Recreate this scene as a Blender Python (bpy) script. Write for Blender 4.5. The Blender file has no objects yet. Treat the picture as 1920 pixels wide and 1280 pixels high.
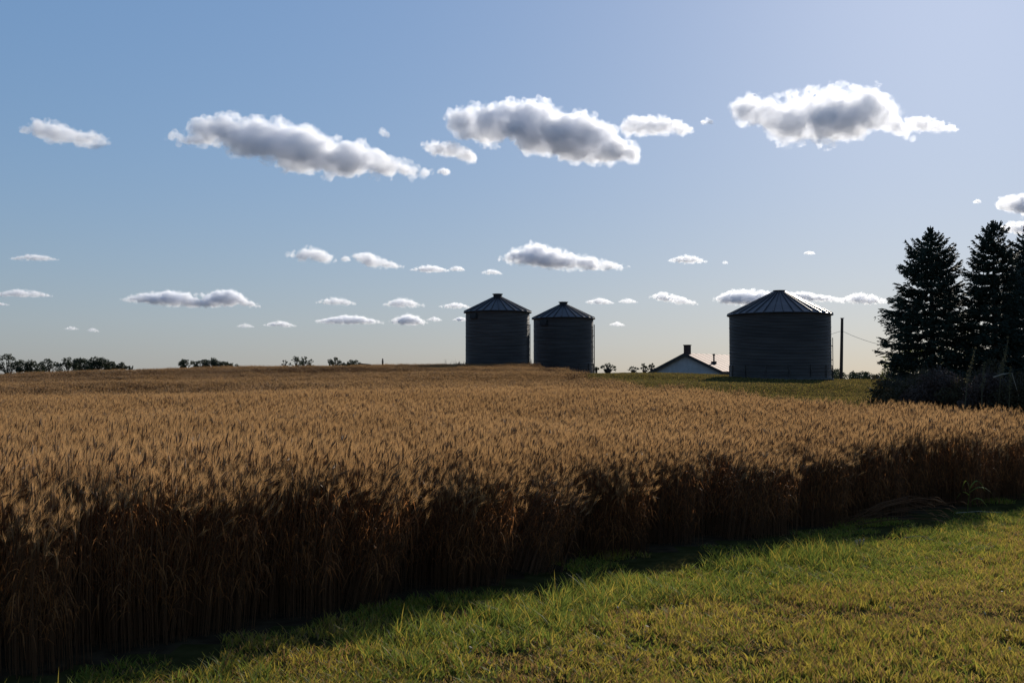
import bpy, math, random
import numpy as np
from mathutils import Vector, Matrix, noise as mnoise

random.seed(7)
rng = np.random.default_rng(11)
R = math.radians
scene = bpy.context.scene
col = scene.collection
F = 2066.0          # focal length in pixels of the 1920 px wide photograph
EYE = 1.65          # eye height
HOR = 722.0         # row of the true horizon

# ------------------------------------------------------------------ camera, sky, sun, exposure
cam_data = bpy.data.cameras.new('camera')
cam = bpy.data.objects.new('camera', cam_data)
col.objects.link(cam)
cam.location = (0, 0, EYE)
cam.rotation_euler = (R(90) + math.atan((HOR - 640) / F), 0, 0)
cam_data.sensor_width = 36
cam_data.lens = F / 1920 * 36
cam_data.clip_start = 0.1
cam_data.clip_end = 120000
scene.camera = cam

SUN_AZ, SUN_EL = 23.5, 22.0      # degrees right of the view axis, degrees above the horizon
world = bpy.data.worlds.new('World')
scene.world = world
world.use_nodes = True
wn = world.node_tree
wn.nodes.clear()
sky = wn.nodes.new('ShaderNodeTexSky')
sky.sky_type = 'NISHITA'
sky.sun_disc = False
sky.sun_elevation = R(SUN_EL)
sky.sun_rotation = R(SUN_AZ)
sky.altitude = 0
sky.air_density = 1.5
sky.dust_density = 0.8
sky.ozone_density = 6.0
bg = wn.nodes.new('ShaderNodeBackground')
bg.inputs['Strength'].default_value = 0.15
wo = wn.nodes.new('ShaderNodeOutputWorld')
gam = wn.nodes.new('ShaderNodeGamma')            # the even, hazy brightness of the whole sky
gam.inputs['Gamma'].default_value = 0.42
wb = wn.nodes.new('ShaderNodeMix')
wb.data_type = 'RGBA'
wb.blend_type = 'MULTIPLY'
wb.inputs[0].default_value = 1.0
wb.inputs[7].default_value = (0.929, 1.007, 1.143, 1)
sat = wn.nodes.new('ShaderNodeHueSaturation')
sat.inputs['Saturation'].default_value = 1.35
bal = wn.nodes.new('ShaderNodeMix')              # camera white balance
bal.data_type = 'RGBA'
bal.blend_type = 'MULTIPLY'
bal.inputs[0].default_value = 1.0
bal.inputs[7].default_value = (1.385, 1.40, 1.52, 1)
wn.links.new(sky.outputs[0], gam.inputs['Color'])
wn.links.new(gam.outputs[0], wb.inputs[6])
wn.links.new(wb.outputs[2], sat.inputs['Color'])
wn.links.new(sat.outputs[0], bal.inputs[6])
wn.links.new(bal.outputs[2], bg.inputs['Color'])
wn.links.new(bg.outputs[0], wo.inputs['Surface'])

sun_data = bpy.data.lights.new('sun', 'SUN')
sun_data.energy = 4.5
sun_data.angle = R(0.53)
sun_data.color = (1.0, 0.92, 0.80)
sun = bpy.data.objects.new('sun', sun_data)
col.objects.link(sun)
_d = Vector((math.sin(R(SUN_AZ)) * math.cos(R(SUN_EL)), math.cos(R(SUN_AZ)) * math.cos(R(SUN_EL)), math.sin(R(SUN_EL))))
sun.rotation_euler = _d.to_track_quat('Z', 'Y').to_euler()
sun.location = (60, 140, 90)

scene.view_settings.view_transform = 'Standard'
scene.view_settings.look = 'None'
scene.view_settings.exposure = 0.0
scene.view_settings.gamma = 1.0
scene.view_settings.use_curve_mapping = False
scene.render.engine = 'CYCLES'
cy = scene.cycles
cy.use_denoising = True
cy.max_bounces = 12
cy.diffuse_bounces = 3
cy.glossy_bounces = 2
cy.transmission_bounces = 5
cy.volume_bounces = 12
cy.transparent_max_bounces = 8
cy.volume_step_rate = 1.0
cy.sample_clamp_indirect = 6


# ------------------------------------------------------------------ helpers
def tag(o, label=None, cat=None, group=None, kind=None):
    if label: o['label'] = label
    if cat: o['category'] = cat
    if group: o['group'] = group
    if kind: o['kind'] = kind
    return o


def empty(name, loc, rz=0.0):
    o = bpy.data.objects.new(name, None)
    col.objects.link(o)
    o.location = loc
    o.rotation_euler = (0, 0, rz)
    o.empty_display_size = 0.3
    return o


class MB:
    """collects polygons of several shapes for one mesh"""
    def __init__(self):
        self.v, self.f, self.m = [], [], []

    def add(self, verts, faces, m=0):
        k = len(self.v)
        self.v.extend([tuple(p) for p in verts])
        for f in faces:
            self.f.append(tuple(i + k for i in f))
            self.m.append(m)

    def box(self, c, s, M=None, m=0):
        cx, cyy, cz = c
        sx, sy, sz = s[0] / 2, s[1] / 2, s[2] / 2
        vs = [Vector((cx + a * sx, cyy + b * sy, cz + d * sz)) for a in (-1, 1) for b in (-1, 1) for d in (-1, 1)]
        if M is not None: vs = [M @ p for p in vs]
        self.add(vs, [(0, 1, 3, 2), (4, 6, 7, 5), (0, 4, 5, 1), (2, 3, 7, 6), (0, 2, 6, 4), (1, 5, 7, 3)], m)

    def tube(self, pts, rad, n=6, m=0, cap=True):
        pts = [Vector(p) for p in pts]
        if not hasattr(rad, '__len__'): rad = [rad] * len(pts)
        rings = []
        for i, p in enumerate(pts):
            t = (pts[min(i + 1, len(pts) - 1)] - pts[max(i - 1, 0)])
            t = t.normalized() if t.length > 1e-9 else Vector((0, 0, 1))
            a = t.cross(Vector((0, 0, 1)) if abs(t.z) < .9 else Vector((1, 0, 0))).normalized()
            b = t.cross(a)
            rings.append([p + (a * math.cos(2 * math.pi * k / n) + b * math.sin(2 * math.pi * k / n)) * rad[i] for k in range(n)])
        vs = [q for r in rings for q in r]
        fs = [(i * n + k, i * n + (k + 1) % n, (i + 1) * n + (k + 1) % n, (i + 1) * n + k) for i in range(len(pts) - 1) for k in range(n)]
        if cap:
            fs.append(tuple(range(n))[::-1])
            fs.append(tuple(range((len(pts) - 1) * n, len(pts) * n)))
        self.add(vs, fs, m)

    def lathe(self, prof, n=48, m=0):
        vs = [(r * math.cos(2 * math.pi * k / n), r * math.sin(2 * math.pi * k / n), z) for r, z in prof for k in range(n)]
        fs = [(i * n + k, i * n + (k + 1) % n, (i + 1) * n + (k + 1) % n, (i + 1) * n + k) for i in range(len(prof) - 1) for k in range(n)]
        self.add(vs, fs, m)

    def mesh(self, name, mats):
        me = bpy.data.meshes.new(name)
        me.from_pydata(self.v, [], self.f)
        for mm in (mats if isinstance(mats, (list, tuple)) else [mats]): me.materials.append(mm)
        if any(self.m): me.polygons.foreach_set('material_index', self.m)
        me.update()
        return me

    def build(self, name, mats, parent=None, smooth=False):
        me = self.mesh(name, mats)
        if smooth: me.polygons.foreach_set('use_smooth', [True] * len(me.polygons))
        return link(name, me, parent)


def link(name, me, parent=None, loc=None, rot=None):
    o = bpy.data.objects.new(name, me)
    col.objects.link(o)
    if parent is not None: o.parent = parent
    if loc is not None: o.location = loc
    if rot is not None: o.rotation_euler = rot
    return o


def copy_tree(o, parent=None):
    c = o.copy()
    col.objects.link(c)
    c.parent = parent
    for ch in o.children: copy_tree(ch, c)
    return c


def np_mesh(name, V, Q, mats, mi=None, T=None):
    """mesh from arrays: V (n,3), Q (k,4) quads and/or T (k,3) triangles"""
    V = np.asarray(V, dtype=np.float32)
    loops, starts = [], []
    n = 0
    cnt = 0
    if Q is not None and len(Q):
        loops.append(np.asarray(Q, dtype=np.int32).ravel())
        starts.append(np.arange(len(Q)) * 4)
        n = len(Q) * 4
        cnt += len(Q)
    if T is not None and len(T):
        loops.append(np.asarray(T, dtype=np.int32).ravel())
        starts.append(n + np.arange(len(T)) * 3)
        cnt += len(T)
    loops = np.concatenate(loops)
    starts = np.concatenate(starts).astype(np.int32)
    me = bpy.data.meshes.new(name)
    me.vertices.add(len(V))
    me.vertices.foreach_set('co', V.ravel())
    me.loops.add(len(loops))
    me.loops.foreach_set('vertex_index', loops)
    me.polygons.add(cnt)
    me.polygons.foreach_set('loop_start', starts)
    for mm in (mats if isinstance(mats, (list, tuple)) else [mats]): me.materials.append(mm)
    if mi is not None: me.polygons.foreach_set('material_index', np.asarray(mi, dtype=np.int32))
    me.update(calc_edges=True)
    return me


def at(px, py, d):
    """the point that lies d metres ahead on the ray of a pixel of the photograph"""
    return Vector(((px - 960) / F * d, d, EYE + (HOR - py) / F * d))


# ------------------------------------------------------------------ materials
def new_mat(name):
    m = bpy.data.materials.new(name)
    m.use_nodes = True
    nt = m.node_tree
    nt.nodes.clear()
    out = nt.nodes.new('ShaderNodeOutputMaterial')
    return m, nt, out


def noise_color(nt, c1, c2, scale=5.0, detail=4.0, coord='Object', lo=.35, hi=.65, stretch=None):
    tc = nt.nodes.new('ShaderNodeTexCoord')
    src = tc.outputs[coord]
    if stretch:
        mp = nt.nodes.new('ShaderNodeMapping')
        mp.inputs['Scale'].default_value = stretch
        nt.links.new(src, mp.inputs['Vector'])
        src = mp.outputs[0]
    nz = nt.nodes.new('ShaderNodeTexNoise')
    nz.inputs['Scale'].default_value = scale
    nz.inputs['Detail'].default_value = detail
    nt.links.new(src, nz.inputs['Vector'])
    rp = nt.nodes.new('ShaderNodeValToRGB')
    rp.color_ramp.elements[0].position = lo
    rp.color_ramp.elements[1].position = hi
    rp.color_ramp.elements[0].color = (*c1, 1)
    rp.color_ramp.elements[1].color = (*c2, 1)
    nt.links.new(nz.outputs['Fac'], rp.inputs['Fac'])
    return rp.outputs['Color'], nz.outputs['Fac']


def solid(name, c1, c2=None, rough=.8, metal=0.0, scale=5.0, bump=0.0, spec=.3, stretch=None, coord='Object'):
    m, nt, out = new_mat(name)
    p = nt.nodes.new('ShaderNodeBsdfPrincipled')
    p.inputs['Roughness'].default_value = rough
    p.inputs['Metallic'].default_value = metal
    p.inputs['Specular IOR Level'].default_value = spec
    c, f = noise_color(nt, c1, c2 or c1, scale, stretch=stretch, coord=coord)
    nt.links.new(c, p.inputs['Base Color'])
    if bump:
        b = nt.nodes.new('ShaderNodeBump')
        b.inputs['Strength'].default_value = bump
        b.inputs['Distance'].default_value = .02
        nt.links.new(f, b.inputs['Height'])
        nt.links.new(b.outputs[0], p.inputs['Normal'])
    nt.links.new(p.outputs[0], out.inputs['Surface'])
    return m


def leafy(name, c1, c2, trans=.45, rough=.45, spec=.4, scale=.35, tcol=None):
    """thin plant tissue: reflects on one side, lets light glow through from the other"""
    m, nt, out = new_mat(name)
    p = nt.nodes.new('ShaderNodeBsdfPrincipled')
    p.inputs['Roughness'].default_value = rough
    p.inputs['Specular IOR Level'].default_value = spec
    t = nt.nodes.new('ShaderNodeBsdfTranslucent')
    geo = nt.nodes.new('ShaderNodeNewGeometry')
    info = nt.nodes.new('ShaderNodeObjectInfo')
    nz = nt.nodes.new('ShaderNodeTexNoise')
    nz.inputs['Scale'].default_value = scale
    nz.inputs['Detail'].default_value = 2
    nt.links.new(geo.outputs['Position'], nz.inputs['Vector'])
    a1 = nt.nodes.new('ShaderNodeMath'); a1.operation = 'MULTIPLY_ADD'
    a1.inputs[1].default_value = .45
    nt.links.new(geo.outputs['Random Per Island'], a1.inputs[0])
    a2 = nt.nodes.new('ShaderNodeMath'); a2.operation = 'MULTIPLY_ADD'
    a2.inputs[1].default_value = 1.8; a2.inputs[2].default_value = -.65
    nt.links.new(nz.outputs['Fac'], a2.inputs[0])
    nt.links.new(a2.outputs[0], a1.inputs[2])
    a1.use_clamp = True
    mx = nt.nodes.new('ShaderNodeMix'); mx.data_type = 'RGBA'
    mx.inputs[6].default_value = (*c1, 1); mx.inputs[7].default_value = (*c2, 1)
    nt.links.new(a1.outputs[0], mx.inputs[0])
    nt.links.new(mx.outputs[2], p.inputs['Base Color'])
    if tcol is None:
        nt.links.new(mx.outputs[2], t.inputs['Color'])
    else:
        t.inputs['Color'].default_value = (*tcol, 1)
    ms = nt.nodes.new('ShaderNodeMixShader')
    ms.inputs[0].default_value = trans
    nt.links.new(p.outputs[0], ms.inputs[1])
    nt.links.new(t.outputs[0], ms.inputs[2])
    nt.links.new(ms.outputs[0], out.inputs['Surface'])
    return m


def steel(name, c1, c2, rough, metal, stretch=(.25, .25, 2.5), vary=.0):
    m, nt, out = new_mat(name)
    p = nt.nodes.new('ShaderNodeBsdfPrincipled')
    p.inputs['Metallic'].default_value = metal
    p.inputs['Roughness'].default_value = rough
    p.inputs['Specular IOR Level'].default_value = .3
    c, f = noise_color(nt, c1, c2, 1.4, detail=6, stretch=stretch)
    if vary:                       # sheets weather unevenly
        info = nt.nodes.new('ShaderNodeObjectInfo')
        mr = nt.nodes.new('ShaderNodeMapRange')
        mr.inputs['To Min'].default_value = 1 - vary
        mr.inputs['To Max'].default_value = 1 + vary
        nt.links.new(info.outputs['Random'], mr.inputs['Value'])
        mx = nt.nodes.new('ShaderNodeVectorMath'); mx.operation = 'SCALE'
        nt.links.new(c, mx.inputs[0]); nt.links.new(mr.outputs[0], mx.inputs['Scale'])
        c = mx.outputs[0]
    nt.links.new(c, p.inputs['Base Color'])
    nt.links.new(p.outputs[0], out.inputs['Surface'])
    return m


M = {}
M['soil'] = solid('dry_soil', (.030, .020, .012), (.06, .04, .022), 1.0, scale=6, bump=.6, spec=0.0)
M['turf'] = solid('turf_soil', (.028, .026, .008), (.055, .046, .016), 1.0, scale=5, bump=.8, spec=0.0)
M['blade_green'] = leafy('grass_blade_green', (.145, .175, .022), (.235, .260, .038), .6, .55, .2)
M['blade_yellow'] = leafy('grass_blade_yellow', (.33, .258, .038), (.46, .335, .06), .6, .55, .2)
M['blade_brown'] = leafy('grass_blade_brown', (.25, .14, .05), (.38, .23, .09), .5, .6, .15)
M['blade_dull'] = leafy('grass_blade_dull', (.075, .070, .024), (.125, .108, .040), .35, .7, .1)
M['blade_lush'] = leafy('grass_blade_lush', (.125, .165, .026), (.205, .235, .042), .55, .6, .15)
M['awn'] = leafy('wheat_awn', (.455, .255, .100), (.615, .360, .150), .55, .55, .25)
M['ear'] = leafy('wheat_ear', (.17, .085, .040), (.27, .145, .066), .25, .6, .2)
M['stem'] = leafy('wheat_stem', (.100, .046, .022), (.17, .080, .036), .12, .6, .12)
M['dry_leaf'] = leafy('wheat_leaf', (.32, .125, .044), (.48, .21, .072), .58, .6, .15)
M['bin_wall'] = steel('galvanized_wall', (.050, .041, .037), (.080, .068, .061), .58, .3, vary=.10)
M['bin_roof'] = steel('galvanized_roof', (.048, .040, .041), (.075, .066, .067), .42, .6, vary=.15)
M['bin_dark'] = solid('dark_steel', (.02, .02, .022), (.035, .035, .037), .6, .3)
M['concrete'] = solid('concrete', (.07, .066, .06), (.11, .105, .095), .9, scale=3)
M['siding'] = solid('white_siding', (.36, .34, .33), (.44, .42, .41), .7, scale=2)
M['trim'] = solid('dark_trim', (.035, .03, .03), (.05, .045, .042), .7)
M['tin'] = steel('tin_roof', (.092, .056, .047), (.140, .088, .075), .74, 1.0, (1, 1, 1), .12)
M['brick'] = solid('chimney_brick', (.05, .03, .025), (.09, .05, .04), .9, scale=9)
M['wood'] = solid('weathered_pole', (.05, .032, .025), (.09, .06, .045), .9, scale=4, stretch=(6, 6, .4))
M['wire'] = solid('wire', (.06, .06, .06), rough=.6)
M['bark'] = solid('bark', (.04, .03, .024), (.075, .055, .045), .95, scale=8, bump=.5)
M['needle'] = leafy('spruce_needle', (.022, .036, .024), (.045, .064, .044), .15, .6, .2, scale=.8)
M['far_leaf'] = leafy('far_leaf', (.030, .038, .018), (.058, .065, .028), .25, .6, .3)
M['shrub_leaf'] = leafy('shrub_leaf', (.048, .040, .020), (.085, .062, .030), .3, .6, .1)
M['mauve_leaf'] = leafy('mauve_leaf', (.070, .044, .034), (.12, .078, .06), .25, .6, .12)
M['sun_leaf'] = leafy('sunlit_leaf', (.09, .115, .022), (.15, .15, .035), .55, .45, .4)
M['weed'] = leafy('dry_weed', (.12, .10, .045), (.18, .14, .07), .4, .6, .3)
M['twig'] = solid('twig', (.05, .035, .03), (.09, .07, .06), .9)
M['straw'] = leafy('straw', (.32, .18, .08), (.45, .30, .15), .25, .4, .4)
M['litter'] = solid('pale_stub', (.26, .20, .14), (.36, .29, .21), .7)


# ------------------------------------------------------------------ terrain
_U = np.array([-900, 0, 250, 500, 700, 870, 1000, 1115, 1230, 1370, 1560, 1650, 1920, 2800], float)
_Z = np.array([1.45, 1.52, 1.98, 2.28, 2.44, 2.50, 2.52, 2.66, 2.70, 2.50, 2.16, 2.08, 1.95, 1.85])
_ufine = np.linspace(-900, 2800, 800)
_zfine = np.interp(_ufine, _U, _Z)
_k = np.hanning(41); _k /= _k.sum()
_zfine = np.convolve(np.pad(_zfine, 20, mode='edge'), _k, mode='valid')
_r = np.linspace(0, 900, 3000)
_p = np.where(_r < 10, 0, np.where(_r < 97, np.clip((_r - 10) / 87, 0, 1) ** 1.22, 1))
_p = np.where(_r > 104, np.interp(_r, [104, 135, 240, 900], [1, .55, -.2, -.2]), _p)
_k2 = np.hanning(31); _k2 /= _k2.sum()
_p = np.convolve(np.pad(_p, 15, mode='edge'), _k2, mode='valid')


def terrain(x, y):
    x = np.asarray(x, float); y = np.asarray(y, float)
    r = np.hypot(x, y)
    yy = np.maximum(y, .05)
    u = np.clip(960 + F * x / yy, -900, 2800)
    zc = np.interp(u, _ufine, _zfine)
    p = np.interp(r, _r, _p)
    z = zc * p
    w = np.clip((r - 14) / 30, 0, 1) * np.clip((115 - r) / 25, 0, 1) * np.clip((y - 2) / 10, 0, 1)
    z = z + w * (.085 * np.sin(y * .36 + .05 * x + 1.1 * np.sin(x * .11)) + .06 * np.sin(y * .21 - x * .13 + 1.3) + .03 * np.sin(x * .31 + y * .55))
    return z


def tz(x, y):
    return float(terrain(x, y))


# the wheat's front edge (at the ground) and its far edge beside the lawn
_edge = np.array([(-14, -3.3), (-7.0, 2.5), (-3.9, 5.45), (-1.95, 7.25), (-.95, 8.4), (.87, 10.55), (4.3, 13.2), (7.5, 15.9), (12, 19.2), (20, 24.5), (40, 37)])
_rear_u = np.array([-2000, 985, 1010, 1060, 1110, 1200, 1400, 1640, 1920, 2300, 3000], float)
_rear_d = np.array([128, 128, 92, 68, 55, 36, 30.5, 22.6, 19.2, 18, 17], float)


def front_dist(x, y):
    """signed distance ahead (+) of the wheat's front edge"""
    ye = np.interp(x, _edge[:, 0], _edge[:, 1])
    return (y - ye) * .75


def in_wheat(x, y, pad=0.0):
    u = 960 + F * x / np.maximum(y, .1)
    return (front_dist(x, y) > -pad) & (y < np.interp(u, _rear_u, _rear_d) + pad)


def build_ground():
    nx, ny = 300, 340
    sx = np.linspace(-1, 1, nx); sy = np.linspace(-.42, 1, ny)
    a = 7.6
    X = 4.2 * np.sinh(a * sx); Y = 4.2 * np.sinh(a * sy)
    gx, gy = np.meshgrid(X, Y)
    gz = terrain(gx, gy)
    V = np.stack([gx, gy, gz], -1).reshape(-1, 3)
    i = np.arange(nx - 1)[None, :] + nx * np.arange(ny - 1)[:, None]
    Q = np.stack([i, i + 1, i + 1 + nx, i + nx], -1).reshape(-1, 4)
    cen = V[Q].mean(1)
    mi = np.where(in_wheat(cen[:, 0], cen[:, 1], .1), 0, 1)
    me = np_mesh('ground', V, Q, [M['soil'], M['turf']], mi)
    me.polygons.foreach_set('use_smooth', np.ones(len(Q), bool))
    o = link('ground', me)
    tag(o, 'gently rising ground with brown soil under the wheat and turf beside it', kind='structure')


build_ground()


# ------------------------------------------------------------------ clumps of plants and their scattering
def strips(base, dirs, h, bend, w, seg, width_prof, droop=0.0):
    """blades as tapering ribbons. base (n,3), dirs (n,2) lean direction, h (n), bend (n) horizontal reach"""
    n = len(base)
    t = np.linspace(0, 1, seg + 1)
    P = base[:, None, :] + np.zeros((n, seg + 1, 3))
    P[:, :, 0] += dirs[:, None, 0] * bend[:, None] * t[None] ** 1.8
    P[:, :, 1] += dirs[:, None, 1] * bend[:, None] * t[None] ** 1.8
    P[:, :, 2] += h[:, None] * (t[None] - droop * t[None] ** 3)
    ang = rng.uniform(0, 2 * np.pi, n)
    side = np.stack([np.cos(ang), np.sin(ang), np.zeros(n)], -1)
    wp = np.asarray(width_prof)
    L = P - side[:, None, :] * (w[:, None] * wp[None])[:, :, None]
    Rr = P + side[:, None, :] * (w[:, None] * wp[None])[:, :, None]
    V = np.stack([L, Rr], 2).reshape(-1, 3)
    k = np.arange(n)[:, None] * (seg + 1) * 2 + np.arange(seg)[None] * 2
    Q = np.stack([k, k + 1, k + 3, k + 2], -1).reshape(-1, 4)
    return V, Q, np.repeat(np.arange(n), seg)


def grass_clump(name, n, size, hrange, w, bend, mats, probs, jitter=None):
    b = np.zeros((n, 3)); b[:, :2] = rng.uniform(-size / 2, size / 2, (n, 2)); b[:, 2] = -.01
    # blades gather in small tufts
    tuft = rng.uniform(-size / 2, size / 2, (max(3, n // 22), 2))
    pick = rng.integers(0, len(tuft), n)
    mixf = rng.random(n) < .78
    b[mixf, :2] = tuft[pick[mixf]] + rng.normal(0, .018 + size * .012, (mixf.sum(), 2))
    a = rng.uniform(0, 2 * np.pi, n)
    th = rng.uniform(.55, 1.15, len(tuft))[pick]
    h = rng.uniform(*hrange, n) * th
    V, Q, own = strips(b, np.stack([np.cos(a), np.sin(a)], -1), h, rng.uniform(.2, 1.1, n) * bend * h, rng.uniform(.7, 1.3, n) * w, 3, [1, .95, .65, .06], droop=.12)
    mi = rng.choice(len(mats), n, p=probs)[own]
    return bpy.data.objects.new(name, np_mesh(name, V, Q, mats, mi))


def wheat_clump(name, n, size, fine=True, hmul=1.0, beard=1.0):
    """a square of standing wheat: stems, dry leaves, bearded ears leaning downwind"""
    Vs, Qs, Ms = [], [], []
    off = 0

    def push(V, Q, m):
        nonlocal off
        Vs.append(V); Qs.append(Q + off); Ms.append(np.full(len(Q), m)); off += len(V)
    b = np.zeros((n, 3)); b[:, :2] = rng.uniform(-size / 2, size / 2, (n, 2)); b[:, 2] = -.02
    H = np.clip(rng.normal(.85, .075 if fine else .06, n), .55, 1.02) * hmul
    la = rng.normal(.15, .9, n)               # lean azimuth, mostly to the right
    ld = np.stack([np.cos(la), np.sin(la)], -1)
    bend = np.abs(rng.normal(.07, .06, n)) + .01
    seg = 4 if fine else 2
    wst = .0021 if fine else .0028
    for a0 in (0, np.pi / 2):                 # two crossed ribbons make each stem
        t = np.linspace(0, 1, seg + 1)
        P = np.repeat(b[:, None, :], seg + 1, 1)
        P[:, :, :2] += ld[:, None, :] * (bend[:, None] * t[None] ** 2.2)[:, :, None]
        P[:, :, 2] += H[:, None] * t[None]
        ang = la + a0
        side = np.stack([np.cos(ang), np.sin(ang), 0 * ang], -1)[:, None, :] * wst
        V = np.stack([P - side, P + side], 2).reshape(-1, 3)
        k = np.arange(n)[:, None] * (seg + 1) * 2 + np.arange(seg)[None] * 2
        push(V, np.stack([k, k + 1, k + 3, k + 2], -1).reshape(-1, 4), 0)
    tip = b.copy(); tip[:, :2] += ld * bend[:, None]; tip[:, 2] += H
    # ears: spindle of 4 sides along a direction that nods over
    nod = np.clip(rng.normal(.34, .36, n), -.1, 1.5)
    ax = np.stack([ld[:, 0] * np.sin(nod), ld[:, 1] * np.sin(nod), np.cos(nod)], -1)
    sd = np.cross(ax, np.array([0, 0, 1.0]) + 1e-3); sd /= np.linalg.norm(sd, axis=1)[:, None]
    s2 = np.cross(ax, sd)
    el = rng.uniform(.055, .092, n)
    prof = [(0, .003), (.25, .0064), (.65, .0058), (1, .0015)] if fine else [(0, .004), (.4, .0085), (1, .0015)]
    ns = 4 if fine else 3
    ring = []
    for t, rr in prof:
        c = tip + ax * (el * t)[:, None]
        for k in range(ns):
            q = 2 * np.pi * k / ns
            ring.append(c + (sd * math.cos(q) + s2 * math.sin(q)) * rr)
    V = np.stack(ring, 1)
    m_ = V.shape[1]
    V = V.reshape(-1, 3)
    qs = []
    for i in range(len(prof) - 1):
        for k in range(ns):
            qs.append((i * ns + k, i * ns + (k + 1) % ns, (i + 1) * ns + (k + 1) % ns, (i + 1) * ns + k))
    Q = (np.arange(n)[:, None, None] * m_ + np.array(qs)[None]).reshape(-1, 4)
    push(V, Q, 1)
    # awns: long bristles spreading from the ear
    na = 24 if fine else max(2, int(7 * beard))
    own = np.repeat(np.arange(n), na)
    t0 = rng.uniform(.1, .95, len(own))
    q = rng.uniform(0, 2 * np.pi, len(own))
    root = tip[own] + ax[own] * (el[own] * t0)[:, None]
    rad = sd[own] * np.cos(q)[:, None] + s2[own] * np.sin(q)[:, None]
    dr = ax[own] + rad * rng.uniform(.12, .42, len(own))[:, None] + rng.normal(0, .06, (len(own), 3))
    ln = rng.uniform(.038, .075, len(own))
    end = root + dr * ln[:, None]
    sv = np.cross(dr, rng.normal(0, 1, (len(own), 3))); sv /= np.linalg.norm(sv, axis=1)[:, None]
    wa = .00078 if fine else .0016
    V = np.stack([root - sv * wa, root + sv * wa, end + sv * wa * .35, end - sv * wa * .35], 1).reshape(-1, 3)
    push(V, np.arange(len(own) * 4).reshape(-1, 4), 2)
    # dry leaves hanging off the stems
    nl = int(n * (3.2 if fine else .8))
    own = rng.integers(0, n, nl)
    hh = rng.uniform(.30, .92, nl)
    base = b[own].copy(); base[:, :2] += ld[own] * (bend[own] * hh ** 2.2)[:, None]; base[:, 2] += H[own] * hh
    a = rng.uniform(0, 2 * np.pi, nl)
    V, Q, _ = strips(base, np.stack([np.cos(a), np.sin(a)], -1), rng.uniform(.02, .12, nl), rng.uniform(.04, .13, nl), rng.uniform(.0025, .0055, nl), 3, [.6, 1, .8, .1], droop=2.2)
    push(V, Q, 3)
    V = np.concatenate(Vs); Q = np.concatenate(Qs); mi = np.concatenate(Ms)
    return bpy.data.objects.new(name, np_mesh(name, V, Q, [M['stem'], M['ear'], M['awn'], M['dry_leaf']], mi))


def scatter(name, pts, rot, scl, idx, sources, label, cat=None):
    """one object whose geometry nodes stand a copy of sources[idx] on every point"""
    me = bpy.data.meshes.new(name)
    me.vertices.add(len(pts))
    me.vertices.foreach_set('co', np.asarray(pts, np.float32).ravel())
    for nm, ty, arr in (('rot', 'FLOAT_VECTOR', rot), ('scl', 'FLOAT_VECTOR', scl)):
        at_ = me.attributes.new(nm, ty, 'POINT')
        at_.data.foreach_set('vector', np.asarray(arr, np.float32).ravel())
    at_ = me.attributes.new('idx', 'INT', 'POINT')
    at_.data.foreach_set('value', np.asarray(idx, np.int32))
    o = link(name, me)
    ng = bpy.data.node_groups.new(name, 'GeometryNodeTree')
    ng.interface.new_socket('Geometry', in_out='INPUT', socket_type='NodeSocketGeometry')
    ng.interface.new_socket('Geometry', in_out='OUTPUT', socket_type='NodeSocketGeometry')
    gi = ng.nodes.new('NodeGroupInput'); go = ng.nodes.new('NodeGroupOutput')
    jn = ng.nodes.new('GeometryNodeJoinGeometry')

    def attr(nm, ty):
        a = ng.nodes.new('GeometryNodeInputNamedAttribute')
        a.data_type = ty
        a.inputs['Name'].default_value = nm
        return a.outputs['Attribute']
    ar, as_, ai = attr('rot', 'FLOAT_VECTOR'), attr('scl', 'FLOAT_VECTOR'), attr('idx', 'INT')
    er = ng.nodes.new('FunctionNodeEulerToRotation')
    ng.links.new(ar, er.inputs[0])
    for k, s in enumerate(sources):
        oi = ng.nodes.new('GeometryNodeObjectInfo')
        oi.inputs['Object'].default_value = s
        ip = ng.nodes.new('GeometryNodeInstanceOnPoints')
        cmpn = ng.nodes.new('FunctionNodeCompare')
        cmpn.data_type = 'INT'; cmpn.operation = 'EQUAL'
        ng.links.new(ai, cmpn.inputs[2])
        cmpn.inputs[3].default_value = k
        ng.links.new(gi.outputs[0], ip.inputs['Points'])
        ng.links.new(cmpn.outputs[0], ip.inputs['Selection'])
        ng.links.new(oi.outputs['Geometry'], ip.inputs['Instance'])
        ng.links.new(er.outputs[0], ip.inputs['Rotation'])
        ng.links.new(as_, ip.inputs['Scale'])
        ng.links.new(ip.outputs[0], jn.inputs[0])
    ng.links.new(jn.outputs[0], go.inputs[0])
    md = o.modifiers.new('scatter', 'NODES')
    md.node_group = ng
    tag(o, label, cat, kind='stuff')
    return o


def grid_points(x0, x1, y0, y1, step, jit=.35):
    gx, gy = np.meshgrid(np.arange(x0, x1, step), np.arange(y0, y1, step))
    p = np.stack([gx.ravel(), gy.ravel()], -1)
    return p + rng.uniform(-jit, jit, p.shape) * step


def smooth_noise(x, y, s, seed=0.0):
    return np.array([mnoise.noise(Vector((a * s + seed, b * s, seed * 1.7))) for a, b in zip(x, y)])


def in_view(p, margin=140, near=3.0):
    u = 960 + F * p[:, 0] / np.maximum(p[:, 1], .1)
    return (p[:, 1] > near) & (u > -margin) & (u < 1920 + margin)


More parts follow.
